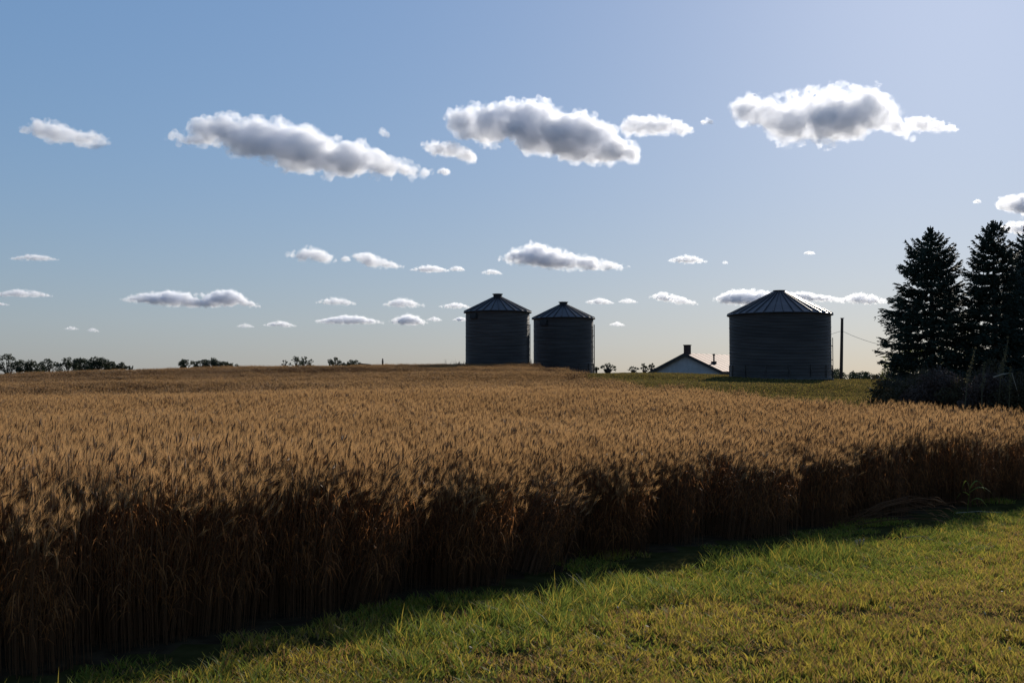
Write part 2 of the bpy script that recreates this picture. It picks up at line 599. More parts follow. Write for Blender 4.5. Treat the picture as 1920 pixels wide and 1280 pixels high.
# ---- wheat
near_src = [wheat_clump('wheat_clump', 145, .5, True) for _ in range(6)]
far_src = [wheat_clump('wheat_far_clump', 190, 1.0, False, 1.0, b_) for b_ in (.75, .75, .75, .15, .15)]
pn = grid_points(-20, 34, -3, 34, .44)
pn = pn[in_wheat(pn[:, 0], pn[:, 1]) & in_view(pn, 1500, .5) & (pn[:, 1] < 33)]
pf = grid_points(-90, 30, 30, 128, .92)
pf = pf[in_wheat(pf[:, 0], pf[:, 1]) & in_view(pf, 600) & (pf[:, 1] >= 32.4)]
# no wheat inside or right behind the bins
for (bx, by, br) in ((-1.28, 98, 3.3), (4.9, 105.7, 3.3)):
    pf = pf[np.hypot(pf[:, 0] - bx, pf[:, 1] - by) > br + .4]
def thin_out(p):
    u = 960 + F * p[:, 0] / p[:, 1]
    rel = p[:, 1] / np.interp(u, _rear_u, _rear_d)
    return (u < 1000) | (rng.random(len(p)) > np.clip((rel - .80) / .22, 0, 1) * .8)


pn = pn[thin_out(pn)]; pf = pf[thin_out(pf)]
nn, nf = len(pn), len(pf)
pall = np.concatenate([pn, pf])
nn, nf = len(pn), len(pf)
hz = 1 + .10 * smooth_noise(pall[:, 0], pall[:, 1], .14, 3.1) + .07 * smooth_noise(pall[:, 0], pall[:, 1], .55, 9.2)
zz = terrain(pall[:, 0], pall[:, 1])
hz = hz * (1 + .11 * np.clip((1.0 - pall[:, 0]) / 3.5, 0, 1) * np.clip((16 - pall[:, 1]) / 6, 0, 1))
# poorer, short-bearded stands lie in long strips across the rise, and the crop thins out towards the lawn
strip = smooth_noise(pf[:, 0] * .25, pf[:, 1], .085, 4.4) + .35 * smooth_noise(pf[:, 0], pf[:, 1], .3, 8.8) + np.clip((pf[:, 1] - 58) / 60, -.1, .35)
idx = np.concatenate([rng.integers(0, 6, nn), 6 + np.where(strip > .12, 3 + rng.integers(0, 2, nf), rng.integers(0, 3, nf))])
rot = np.zeros((nn + nf, 3)); rot[:, 2] = rng.normal(0, .5, nn + nf)
rot[:, 0] = rng.normal(0, .04, nn + nf); rot[:, 1] = rng.normal(.03, .05, nn + nf)
rim = np.clip(1 - front_dist(pall[:, 0], pall[:, 1]) / .55, 0, 1)      # outermost plants lean out, some stay short
rot[:, 0] += rim * rng.normal(.05, .10, nn + nf); rot[:, 1] += rim * rng.normal(.04, .12, nn + nf)
hz = hz * (1 - rim * rng.uniform(-.03, .20, nn + nf))
scl = np.ones((nn + nf, 3)); scl[:, 2] = hz * rng.uniform(.95, 1.05, nn + nf)
scatter('wheat', np.column_stack([pall, zz]), rot, scl, idx, near_src + far_src, 'field of ripe bearded wheat, tan on top and dark brown along its shaded edge')

# ---- mown lawn in front, taller green fringe along the wheat, lawn on the rise
lawn_src = [grass_clump('lawn_clump', 820, .5, (.030, .082), .0040, .8, [M['blade_green'], M['blade_yellow'], M['blade_brown']], [.62, .26, .12]) for _ in range(3)] + \
           [grass_clump('lawn_clump', 820, .5, (.030, .095), .0040, .8, [M['blade_green'], M['blade_yellow'], M['blade_brown']], [.24, .50, .26]) for _ in range(3)] + \
           [grass_clump('lawn_clump', 900, .5, (.02, .06), .0036, .9, [M['blade_green'], M['blade_yellow'], M['blade_brown']], [.15, .35, .5]) for _ in range(2)]
fringe_src = [grass_clump('fringe_clump', 190, .45, (.07, .20), .0036, .85, [M['blade_lush'], M['blade_yellow']], [.8, .2]) for _ in range(4)]
rise_src = [grass_clump('rise_clump', 520, 1.0, (.05, .14), .006, .7, [M['blade_dull'], M['blade_yellow'], M['blade_brown']], [.72, .14, .14]) for _ in range(3)]

pl = grid_points(-13, 32, 1, 30, .36)
fd = front_dist(pl[:, 0], pl[:, 1])
pl = pl[(fd < .1) & in_view(pl, 1800, 1.5) & ((fd < -.95) | (rng.random(len(pl)) < .22))]
fd = front_dist(pl[:, 0], pl[:, 1])
g = smooth_noise(pl[:, 0], pl[:, 1], .55, 1.3) + .6 * smooth_noise(pl[:, 0], pl[:, 1], 1.7, 5.3) + np.clip((fd + 3.0) / 1.6, -.5, 1) * .55
idx = np.where(g > .34, rng.integers(0, 3, len(pl)), np.where(g > -.22, 3 + rng.integers(0, 3, len(pl)), 6 + rng.integers(0, 2, len(pl))))
pq = grid_points(-13, 32, 1, 32, .30)
fq = front_dist(pq[:, 0], pq[:, 1])
keep = (fq < -.95) & (fq > -2.3) & in_view(pq, 1800, 1.5) & (rng.random(len(pq)) < np.clip(1.3 - np.abs(fq + 1.3) * 1.2, 0, 1))
thin = smooth_noise(pq[:, 0], pq[:, 1], 1.1, 7.7)
keep &= (thin > -.35)
pq = pq[keep]; fq = fq[keep]
fs = np.clip(.95 + .35 * smooth_noise(pq[:, 0], pq[:, 1], .9, 2.2) - .6 * np.clip(-fq - 1.35, 0, 1), .3, 1.3) * np.where(pq[:, 0] > 3.2, .68, 1)
pr = grid_points(-4, 95, 14, 122, .85)
pr = pr[(~in_wheat(pr[:, 0], pr[:, 1])) & (front_dist(pr[:, 0], pr[:, 1]) > .3) & in_view(pr, 700)]
allp = np.concatenate([pl, pq, pr])
allz = terrain(allp[:, 0], allp[:, 1])
idx = np.concatenate([idx, 8 + rng.integers(0, 4, len(pq)), 12 + rng.integers(0, 3, len(pr))])
n = len(allp)
rot = np.zeros((n, 3)); rot[:, 2] = rng.uniform(0, 6.28, n)
s = np.concatenate([rng.uniform(.75, 1.15, len(pl)) * (1 + .35 * smooth_noise(pl[:, 0], pl[:, 1], 1.4, 6.6)), fs * rng.uniform(.8, 1.2, len(pq)), rng.uniform(.8, 1.15, len(pr))])
scl = np.stack([np.concatenate([np.ones(len(pl)) * 1.05, np.ones(len(pq)), np.ones(len(pr))])] * 2 + [s], -1)
scatter('grass', np.column_stack([allp, allz]), rot, scl, idx, lawn_src + fringe_src + rise_src, 'short yellow green grass in front of the wheat and on the rise by the bins')


# ------------------------------------------------------------------ grain bins
def make_bin(px, ptop, eave_py, peak_py, halfw, d, npan, nring, label, cap_h, group, cap_r=None, rot=0.0):
    Rr = halfw / F * d
    c = at(px, eave_py, d)
    zg = tz(c.x, d) - .05
    He = c.z - zg
    Hp = (eave_py - peak_py) / F * d
    root = empty('grain_bin', (c.x, d, zg), rot)
    tag(root, label, 'grain bin', group)
    f = MB(); f.lathe([(Rr + .16, 0), (Rr + .16, .14), (Rr - .2, .14)], 48); f.build('foundation', M['concrete'], root)
    hr = (He - .14) / nring
    prof = []
    nw = 9
    for k in range(nw * 6 + 1):
        prof.append((Rr + .015 * math.sin(2 * math.pi * k / 6) , hr * k / (nw * 6)))
    prof = [(Rr - .01, 0), (Rr + .028, .004)] + prof[1:-1] + [(Rr + .028, hr - .004), (Rr - .01, hr - .002)]
    rb = MB(); rb.lathe(prof, 80)
    rm = rb.mesh('wall_ring', M['bin_wall'])
    rm.polygons.foreach_set('use_smooth', [True] * len(rm.polygons))
    for k in range(nring):
        link('wall_ring', rm, root, (0, 0, .14 + k * hr), (0, 0, k * .37))
    # vertical seams / stiffeners
    sb = MB(); sb.box((Rr + .035, 0, hr * .5), (.05, .09, hr - .02))
    sm = sb.mesh('stiffener', M['bin_wall'])
    for k in range(nring):
        for j in range(10):
            pass
    for j in range(14):
        link('stiffener', sm, root, (0, 0, .14), (0, 0, 2 * math.pi * (j + .3) / 14))
    # roof panels: sectors with a raised rib along one edge and a turned-down eave
    Ro = Rr + .17
    Rc = cap_r or .42
    slope = Hp / (Ro - 0.0)
    zr = lambda r: Hp * (1 - r / Ro)
    a = math.pi / npan
    pb = MB()
    n2 = 5
    top = []
    for r in (Rc - .05, Ro * .55, Ro):
        top.append([(r * math.cos(t), r * math.sin(t), zr(r) - (.0 if r < Ro else 0)) for t in np.linspace(-a, a * .999, n2)])
    vs = [p for row in top for p in row]
    vs += [(Ro * math.cos(t), Ro * math.sin(t), -.07) for t in np.linspace(-a, a * .999, n2)]
    fs = [(i * n2 + k, i * n2 + k + 1, (i + 1) * n2 + k + 1, (i + 1) * n2 + k) for i in range(3) for k in range(n2 - 1)]
    pb.add(vs, fs)
    # rib
    rbv = []
    for r in (Rc - .05, Ro + .015):
        for (w, h) in ((-.05, .0), (-.028, .085), (.028, .085), (.05, .0)):
            rbv.append((r * math.cos(-a) - w * math.sin(-a), r * math.sin(-a) + w * math.cos(-a), zr(min(r, Ro)) + h))
    pb.add(rbv, [(0, 4, 5, 1), (1, 5, 6, 2), (2, 6, 7, 3), (4, 7, 6, 5), (0, 1, 2, 3)])
    pm = pb.mesh('roof_panel', M['bin_roof'])
    for k in range(npan):
        link('roof_panel', pm, root, (0, 0, He), (0, 0, 2 * math.pi * k / npan))
    rg = MB()
    rg.lathe([(Ro + .012, -.08), (Ro + .03, -.05), (Ro + .012, .0)], 64)
    rg.build('eave_ring', M['bin_roof'], root).location = (0, 0, He)
    cb = MB()
    zc = zr(Rc)
    cb.lathe([(Rc - .04, zc - .05), (Rc - .04, zc + cap_h * .75), (Rc + .05, zc + cap_h * .75), (Rc + .05, zc + cap_h * .95), (Rc - .06, zc + cap_h), (.001, zc + cap_h * 1.05)], 24)
    cb.build('roof_cap', M['bin_dark'], root).location = (0, 0, He)
    return root, Rr, He, hr


def hatch(root, Rr, z, ang, w, h):
    b = MB()
    b.box((0, 0, 0), (.07, w, h)); b.box((.05, 0, 0), (.03, w * .86, h * .8))
    o = b.build('hatch', M['bin_dark'], root)
    o.location = ((Rr + .05) * math.cos(ang), (Rr + .05) * math.sin(ang), z)
    o.rotation_euler = (0, 0, ang)


def ladder(root, Rr, z0, z1, ang, roofpt=None):
    b = MB()
    for s in (-.2, .2):
        b.box((.10, s, (z0 + z1) / 2), (.05, .04, z1 - z0))
    k = z0 + .15
    while k < z1:
        b.box((.10, 0, k), (.03, .4, .03)); k += .3
    for k in np.arange(z0 + .3, z1, 1.1):
        for s in (-.2, .2): b.box((.05, s, k), (.10, .03, .05))
    o = b.build('ladder', M['bin_dark'], root)
    o.location = (Rr * math.cos(ang), Rr * math.sin(ang), 0)
    o.rotation_euler = (0, 0, ang)


G = 'galvanized grain bins on the crest'
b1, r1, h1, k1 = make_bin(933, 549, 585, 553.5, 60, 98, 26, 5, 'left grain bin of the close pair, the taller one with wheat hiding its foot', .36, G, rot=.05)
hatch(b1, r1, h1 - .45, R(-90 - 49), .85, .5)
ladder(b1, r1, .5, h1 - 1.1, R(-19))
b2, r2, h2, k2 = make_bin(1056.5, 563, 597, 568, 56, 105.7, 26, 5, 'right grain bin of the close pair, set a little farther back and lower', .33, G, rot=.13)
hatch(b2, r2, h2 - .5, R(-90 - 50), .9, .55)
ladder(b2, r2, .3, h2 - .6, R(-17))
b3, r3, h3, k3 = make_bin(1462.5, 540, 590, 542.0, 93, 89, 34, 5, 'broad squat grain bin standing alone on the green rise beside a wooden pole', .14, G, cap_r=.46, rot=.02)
ladder(b3, r3, .2, h3 - 1.9, R(-16))
# roof ladder and hatch on the lone bin
lb = MB()
for s in (-.18, .18): lb.box((2.55, s, 0), (1.9, .05, .06))
for k in range(6): lb.box((1.7 + k * .33, 0, 0), (.04, .36, .04))
lo = lb.build('roof_ladder', M['bin_dark'], b3)
Ro3 = r3 + .17
lo.location = (0, 0, h3 + (590 - 542) / F * 89 + .12)
lo.rotation_euler = (0, math.atan((590 - 542) / F * 89 / Ro3), R(20))


# ------------------------------------------------------------------ farmhouse behind the crest
def make_house():
    phi = R(40)
    rf = at(1286, 662, 130)                     # top of the front gable
    bdir = Vector((math.sin(phi), math.cos(phi), 0))
    hw, L = 4.7, 13.0
    eave = rf.z - 2.05
    zg = tz(rf.x, rf.y) - .3
    root = empty('farmhouse', (rf.x, rf.y, zg), -phi)     # local y runs along the ridge, local x across
    tag(root, 'low white farmhouse with a bright tin roof and dark chimney behind the rise', 'house')
    E = eave - zg; Pk = rf.z - zg
    w = MB()
    vs = [(-hw, 0, 0), (hw, 0, 0), (hw, 0, E), (0, 0, Pk - .1), (-hw, 0, E), (-hw, L, 0), (hw, L, 0), (hw, L, E), (0, L, Pk - .1), (-hw, L, E)]
    w.add(vs, [(0, 1, 2, 3, 4), (6, 5, 9, 8, 7), (1, 6, 7, 2), (5, 0, 4, 9)])
    w.build('wall', M['siding'], root)
    sl = (Pk - E) / hw
    ov = .35
    npn = 11
    wd = (L + 2 * ov) / npn
    for sgn in (1, -1):
        pb = MB()
        x0, x1 = 0.0, (hw + ov)
        z0, z1 = Pk + .02, Pk + .02 - sl * (hw + ov)
        t = .07
        pb.add([(x0, 0, z0), (sgn * x1, 0, z1), (sgn * x1, wd - .004, z1), (x0, wd - .004, z0),
                (x0, 0, z0 - t), (sgn * x1, 0, z1 - t), (sgn * x1, wd - .004, z1 - t), (x0, wd - .004, z0 - t)],
               [(0, 1, 2, 3), (4, 7, 6, 5), (1, 5, 6, 2), (0, 4, 5, 1), (3, 2, 6, 7)])
        # raised seam
        pb.add([(x0, 0, z0 + .018), (sgn * x1, 0, z1 + .018), (sgn * x1, .05, z1 + .018), (x0, .05, z0 + .018),
                (x0, 0, z0), (sgn * x1, 0, z1), (sgn * x1, .06, z1), (x0, .06, z0)], [(0, 1, 2, 3), (0, 4, 5, 1), (3, 2, 6, 7), (1, 5, 6, 2)])
        pm = pb.mesh('roof_panel', M['tin'])
        for k in range(npn):
            link('roof_panel', pm, root, (0, -ov + k * wd, 0))
        # barge board along the gable
        bb = MB()
        bb.add([(0, 0, Pk - .06), (sgn * x1, 0, z1 - .08), (sgn * x1, 0, z1 - .34), (0, 0, Pk - .32),
                (0, .05, Pk - .06), (sgn * x1, .05, z1 - .08), (sgn * x1, .05, z1 - .34), (0, .05, Pk - .32)],
               [(0, 1, 2, 3), (7, 6, 5, 4), (0, 4, 5, 1), (2, 6, 7, 3), (1, 5, 6, 2)])
        bb.build('barge_board', M['trim'], root).location = (0, -ov - .06, 0)
        fb = MB(); fb.box((sgn * (x1 - .06), L / 2, z1 - .22), (.05, L + 2 * ov - .1, .2)); fb.build('fascia', M['trim'], root)
    c = MB(); c.box((0, .35, Pk + .22), (.62, .62, 1.4)); c.box((0, .35, Pk + .95), (.72, .72, .1)); c.build('chimney', M['brick'], root)
    v = MB()
    vx, vy = 2.75, 1.75
    vz = Pk - sl * vx
    v.tube([(vx, vy, vz - .1), (vx, vy, vz + .95)], .09, 10); v.tube([(vx, vy, vz + .93), (vx, vy, vz + 1.1)], .16, 10)
    v.box((vx, vy, vz + .05), (.5, .4, .35))
    v.build('vent_pipe', M['bin_dark'], root)


make_house()

# ------------------------------------------------------------------ pole and wires
pp = at(1576.5, 712, 95)
pz = tz(pp.x, 95) - .2
ptop = at(1580, 597, 95)
b = MB(); b.tube([(0, 0, 0), ((ptop.x - pp.x) * .5, 0, (ptop.z - pz) * .5), (ptop.x - pp.x, 0, ptop.z - pz)], [.15, .135, .115], 12)
pole = empty('utility_pole', (pp.x, 95, pz))
tag(pole, 'dark wooden pole leaning slightly right beside the broad lone bin', 'pole')
b.build('post', M['wood'], pole)
b = MB(); at_z = at(1579, 622, 95).z - pz
b.tube([(.1, -.12, at_z), (.1, .12, at_z)], .03, 6); b.build('bracket', M['bin_dark'], pole)
b = MB(); b.box((ptop.x - pp.x, 0, ptop.z - pz + .025), (.27, .27, .05)); b.build('cap', M['bin_dark'], pole)


def wire(p0, p1, sag, label):
    pts = []
    for k in range(25):
        t = k / 24
        q = p0.lerp(p1, t); q.z -= sag * 4 * t * (1 - t)
        pts.append(q)
    b = MB(); b.tube(pts, .014, 4)
    tag(b.build('wire', M['wire']), label, 'wire', 'wires strung from the pole')


wa = at(1579, 620, 95)
wire(wa, at(1680, 652, 84), .18, 'thin wire sagging from the pole to the spruces')
wire(wa, at(1420, 650, 134), .35, 'thin wire running from the pole behind the broad bin')


# ------------------------------------------------------------------ spruces
def spruce_branch(L, ntw):
    """one bough along +x: spray of needled twigs, drooping then lifting at the tip. returns V, T"""
    V, T = [], []

    def spindle(a, b_, r):
        k = len(V)
        d = b_ - a
        d = d / max(np.linalg.norm(d), 1e-6)
        s = np.cross(d, [0, 0, 1.0]); s /= max(np.linalg.norm(s), 1e-6)
        u = np.cross(s, d)
        mid = a * .55 + b_ * .45
        for q in (0, 2.09, 4.19):
            V.append(mid + (s * math.cos(q) + u * math.sin(q)) * r)
        V.append(a); V.append(b_)
        for i in range(3):
            j = (i + 1) % 3
            T.append((k + 3, k + j, k + i)); T.append((k + 4, k + i, k + j))

    def axis(t):
        return np.array([L * t, 0, L * (-.16 * t * (1 - t) * 2 + .10 * t ** 3)])
    for i in range(6):
        spindle(axis(i / 6), axis(min(1, (i + 1.5) / 6)), .045 * (1.3 - i / 7))
    for i in range(ntw):
        t = rng.uniform(.12, 1) ** .8
        p = axis(t)
        sgn = rng.choice([-1, 1])
        ln = L * (.34 * (1 - t) + .12) * rng.uniform(.6, 1.2)
        ln = min(ln, .75)
        a = sgn * rng.uniform(.5, 1.0)
        dz = rng.normal(-.07, .19)
        q = p + np.array([math.cos(a), math.sin(a), dz]) * ln
        spindle(p, q, rng.uniform(.022, .04))
        for _ in range(3):
            f = rng.uniform(.3, .95)
            p2 = p + (q - p) * f
            a2 = a + rng.choice([-1, 1]) * rng.uniform(.4, .9)
            q2 = p2 + np.array([math.cos(a2), math.sin(a2), dz + rng.normal(0, .35)]) * ln * rng.uniform(.25, .5)
            spindle(p2, q2, rng.uniform(.016, .03))
    return np.array(V), np.array(T)


def make_spruce(px, tip_py, d, width_px, label, rot=0.0, dens=1.0):
    top = at(px, tip_py, d)
    zg = tz(top.x, d) - .1
    H = top.z - zg
    W = width_px / F * d / 2
    root = empty('spruce_tree', (top.x, d, zg), rot)
    tag(root, label, 'tree', 'spruce trees at the field edge')
    b = MB(); b.tube([(0, 0, 0), (.02, .01, H * .5), (0, 0, H * .97)], [.19, .11, .015], 8); b.build('trunk', M['bark'], root)
    Vs, Ts, off = [], [], 0
    z = .35
    while z < H * .985:
        t = z / H
        prof = min(W * (1 - t) ** .56, .98 * (1 - t) * H + .06)
        nb = max(4, int((13 if t < .85 else 8) * dens))
        whorl = rng.uniform(.86, 1.12)
        for k in range(nb):
            L = max(.12, prof * whorl * rng.uniform(.6, 1.12))
            V, T = spruce_branch(L, int(8 + 17 * min(1.6, L)))
            up = np.interp(t, [0, .3, .7, .9, 1], [-.12, -.04, .12, .45, 1.0]) + rng.normal(0, .08)
            V[:, 2] *= 1.0
            c, s = math.cos(up), math.sin(up)
            x = V[:, 0] * c - V[:, 2] * s; zz_ = V[:, 0] * s + V[:, 2] * c
            a = 2 * math.pi * (k + rng.uniform(-.35, .35)) / nb + z * 2.1
            X = x * math.cos(a) - V[:, 1] * math.sin(a); Y = x * math.sin(a) + V[:, 1] * math.cos(a)
            Vs.append(np.stack([X, Y, zz_ + z + rng.normal(0, .03)], -1)); Ts.append(T + off); off += len(V)
        z += np.interp(t, [0, .5, 1], [.36, .33, .18]) * rng.uniform(.85, 1.15)
    # leader shoots
    for k in range(5):
        a = rng.uniform(0, 6.28)
        V, T = spruce_branch(rng.uniform(.25, .45), 5)
        el = 1.25 if k else 1.55
        c, s = math.cos(el), math.sin(el)
        x = V[:, 0] * c - V[:, 2] * s; zz_ = V[:, 0] * s + V[:, 2] * c
        Vs.append(np.stack([x * math.cos(a) - V[:, 1] * math.sin(a), x * math.sin(a) + V[:, 1] * math.cos(a), zz_ + H * (.955 if k else .96) ], -1)); Ts.append(T + off); off += len(V)
    link('crown', np_mesh('crown', np.concatenate(Vs), None, M['needle'], T=np.concatenate(Ts)), root)


make_spruce(1748, 426, 50, 246, 'dark spruce nearest the pole, with open layered boughs')
make_spruce(1866, 412, 49, 226, 'dark spruce with the highest tip, middle one of the three')
make_spruce(1936, 420, 52, 226, 'dark spruce half cut off by the right edge of the photo')


# ------------------------------------------------------------------ broadleaf trees, shrubs, weeds
def leaf_quads(cen, rad, n, size, squash=1.0, hollow=.35):
    """n leaf-sized faces in a lumpy ball"""
    d = rng.normal(0, 1, (n, 3)); d /= np.linalg.norm(d, axis=1)[:, None]
    r = rad * (hollow + (1 - hollow) * rng.random(n) ** .6)
    p = cen + d * r[:, None] * np.array([1, 1, squash])
    nrm = rng.normal(0, 1, (n, 3)) + d * .6; nrm /= np.linalg.norm(nrm, axis=1)[:, None]
    a = np.cross(nrm, rng.normal(0, 1, (n, 3))); a /= np.linalg.norm(a, axis=1)[:, None]
    b_ = np.cross(nrm, a)
    s = size * rng.uniform(.6, 1.3, n)[:, None]
    return np.stack([p - a * s, p - b_ * s * .55, p + a * s, p + b_ * s * .55], 1).reshape(-1, 3)


def crown_mesh(name, lumps, leaf, dens, mat, squash=.85):
    V = [leaf_quads(np.array(c), r, max(12, int(dens * r * r / (leaf * leaf))), leaf, squash) for c, r in lumps]
    V = np.concatenate(V)
    return np_mesh(name, V, np.arange(len(V)).reshape(-1, 4), mat)


def broad_tree(name, root_loc, H, W, label, group, nl=9, leaf=.22, mat=None, open_=.5, dens=2.4, clear=.3):
    root = empty(name, root_loc)
    tag(root, label, 'tree', group)
    t = MB()
    lumps = []
    fork = H * clear
    t.tube([(0, 0, 0), (rng.normal(0, .05), 0, fork)], [H * .022, H * .017], 7)
    for k in range(nl):
        a = 2 * math.pi * k / nl + rng.uniform(-.4, .4)
        rr = W / 2 * rng.uniform(.25, .78) if k else 0
        z = H * rng.uniform(clear + .12, .86) if k else H * .86
        zmax = fork + (H * .95 - fork) * math.sqrt(max(0, 1 - (rr / (W * .52)) ** 2))
        z = min(z, zmax)
        c = (rr * math.cos(a), rr * math.sin(a), z)
        r = min(W, H) * rng.uniform(.13, .22) * (1.2 - open_ * .4)
        lumps.append((c, r))
        t.tube([(0, 0, fork * rng.uniform(.6, 1)), (c[0] * .5, c[1] * .5, (fork + c[2]) * .5), c], [H * .011, H * .008, H * .003], 5)
    t.build('trunk', M['bark'], root)
    link('crown', crown_mesh('crown', lumps, leaf, dens, mat or M['far_leaf']), root)
    return root


GT = 'far trees beyond the wheat crest'
D = 330.0
far = [  # centre px, top row, width px, label
    (14, 662, 34, 'open far tree at the left edge of the photo', .8, 9),
    (36, 668, 26, 'open far tree just right of the one at the left edge', .8, 8),
    (60, 674, 34, 'round dense far tree left of the wider clump', .3, 9),
    (93, 672, 32, 'far tree with uneven crown just left of the long dark clump', .6, 8),
    (128, 668, 26, 'leftmost far tree of the long dark clump', .4, 8),
    (150, 664, 32, 'tallest far tree of the long dark clump', .4, 10),
    (185, 667, 34, 'broad far tree in the middle of the long dark clump', .3, 10),
    (208, 675, 26, 'lower far tree near the right end of the long dark clump', .3, 8),
    (228, 679, 20, 'small far tree ending the long dark clump', .3, 6),
    (244, 686, 10, 'tiny far bush right after the long dark clump', .3, 4),
    (349, 671, 30, 'two-stemmed far tree left in the second clump', .6, 9),
    (378, 671, 22, 'upright far tree in the second clump after the gap', .5, 7),
    (398, 671, 30, 'broad far tree in the second clump', .3, 9),
    (418, 676, 22, 'sloping far tree in the second clump', .4, 7),
    (436, 680, 18, 'small round far tree at the right end of the second clump', .3, 6),
    (534, 672, 11, 'slim far tree standing alone left of the small open grove', .9, 5),
    (556, 667, 20, 'left far tree of the small open grove', .8, 8),
    (570, 668, 16, 'middle far tree of the small open grove', .9, 7),
    (580, 672, 14, 'right far tree of the small open grove', .9, 6),
    (629, 670, 24, 'far tree with flat crown between the grove and the bar', .5, 8),
    (645, 681, 6, 'tiny far bush beside the flat-crowned tree', .5, 3),
    (662, 674, 22, 'low rounded far bush at the left end of the dark bar', .2, 7),
    (1118, 689, 10, 'small scrub at the foot of the farther bin', .6, 4),
    (1140, 681, 26, 'thin open tree between the bin pair and the farmhouse', .9, 9),
    (1187, 687, 18, 'low scrubby tree left of the farmhouse', .8, 6),
    (1208, 682, 15, 'upright bare tree close left of the farmhouse gable', .9, 7),
    (1222, 682, 11, 'slim bare tree touching the farmhouse gable', .9, 6),
]
crest_x = np.array([0, 250, 500, 700, 870, 1115, 1230, 1400]); crest_y = np.array([698, 691, 687, 685, 684, 693, 698, 703])
for (px, py, wpx, lab, op, nl) in far:
    dd = D + rng.uniform(-20, 25) if px < 1000 else 250 + rng.uniform(-15, 15)
    py = py - 2.5
    top = at(px, py, dd)
    vis = (np.interp(px, crest_x, crest_y) - py) / F * dd
    W = wpx / F * dd * 1.3
    zg = tz(top.x, dd)
    H = top.z - zg
    root = empty('far_tree', (top.x, dd, zg)); tag(root, lab, 'tree', GT)
    t = MB(); lumps = []
    zlow = H - vis
    t.tube([(0, 0, 0), (rng.normal(0, .1), 0, zlow * .9 + .3)], [.28, .2], 6)
    for k in range(nl):
        a = rng.uniform(0, 6.28)
        fx = (k + .5) / nl * 2 - 1 + rng.uniform(-.15, .15)
        env = math.sqrt(max(.05, 1 - (fx * .9) ** 2))
        for rep in range(2):
            r = min(W * .5, vis * .8) * rng.uniform(.28, .42) * (1.15 - .4 * op)
            z = zlow + (rng.uniform(-.1, .55) if rep else rng.uniform(.55, .98)) * max(.2, vis * env - r)
            if rep and rng.random() < op * .6: continue
            c = (fx * (W * .5 - r * .6), math.sin(a) * W * .3, z)
            lumps.append((c, r))
            t.tube([(0, 0, zlow * .7), (c[0] * .45, c[1] * .45, zlow + (z - zlow) * .3), c], [.13, .10, .04], 4)
    t.build('trunk', M['bark'], root)
    link('crown', crown_mesh('crown', lumps, .24, 6.0 - op * 1.6, M['far_leaf']), root)

# far-off wood along the horizon on the right
V = []
for k in range(260):
    x = rng.uniform(1555, 2100); dd = rng.uniform(620, 760)
    p = at(x, 722, dd)
    h = (722 - np.interp(x, [1555, 1590, 1615, 1650, 2100], [692, 699, 697, 702, 698])) / F * dd + rng.normal(0, .7)
    zg = tz(p.x, dd)
    H = 1.65 + h - zg
    r = rng.uniform(1.6, 2.8)
    for z in (H - r * .9, H - r * 2.2, H - r * 3.6):
        V.append(leaf_quads(np.array([p.x + rng.normal(0, .8), dd, zg + z]), r, 60, .62, .9))
V = np.concatenate(V)
tag(link('far_woods', np_mesh('far_woods', V, np.arange(len(V)).reshape(-1, 4), M['far_leaf'])), 'long dark wood on the horizon between the pole and the spruces', kind='stuff')

# sunlit broadleaf tree behind the first spruce
q = at(1712, 640, 57)
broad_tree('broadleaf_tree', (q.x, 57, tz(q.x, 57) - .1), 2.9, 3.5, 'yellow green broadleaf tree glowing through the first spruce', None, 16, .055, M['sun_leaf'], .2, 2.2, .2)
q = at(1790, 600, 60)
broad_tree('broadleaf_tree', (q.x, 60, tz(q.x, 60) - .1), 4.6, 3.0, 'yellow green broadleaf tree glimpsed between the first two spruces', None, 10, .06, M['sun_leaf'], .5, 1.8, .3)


def shrub(px, py_top, d, wpx, label, mat, leaf=.045, dens=2.8, twigs=60):
    top = at(px, py_top - 10, d)
    zg = tz(top.x, d) - .05
    H = max(.5, top.z - zg); W = wpx / F * d
    root = empty('shrub', (top.x, d, zg)); tag(root, label, 'shrub', 'shrubs under the spruces')
    t = MB(); lumps = []
    for k in range(twigs):
        a = rng.uniform(0, 6.28); rr = W / 2 * rng.uniform(.1, 1)
        hh = H * rng.uniform(.6, 1.12) * math.sqrt(max(.1, 1 - (rr / (W * .56)) ** 2))
        e = (rr * math.cos(a), rr * math.sin(a) * .7, hh)
        t.tube([(e[0] * .25, e[1] * .25, 0), (e[0] * .7, e[1] * .7, hh * .55), e], [.013, .009, .004], 3)
        if k % 2: lumps.append(((e[0] * .92, e[1] * .92, hh * rng.uniform(.3, .9)), rng.uniform(.16, .34) * min(1.3, H)))
    t.build('stems', M['twig'], root)
    link('foliage', crown_mesh('foliage', lumps, leaf, dens, mat), root)


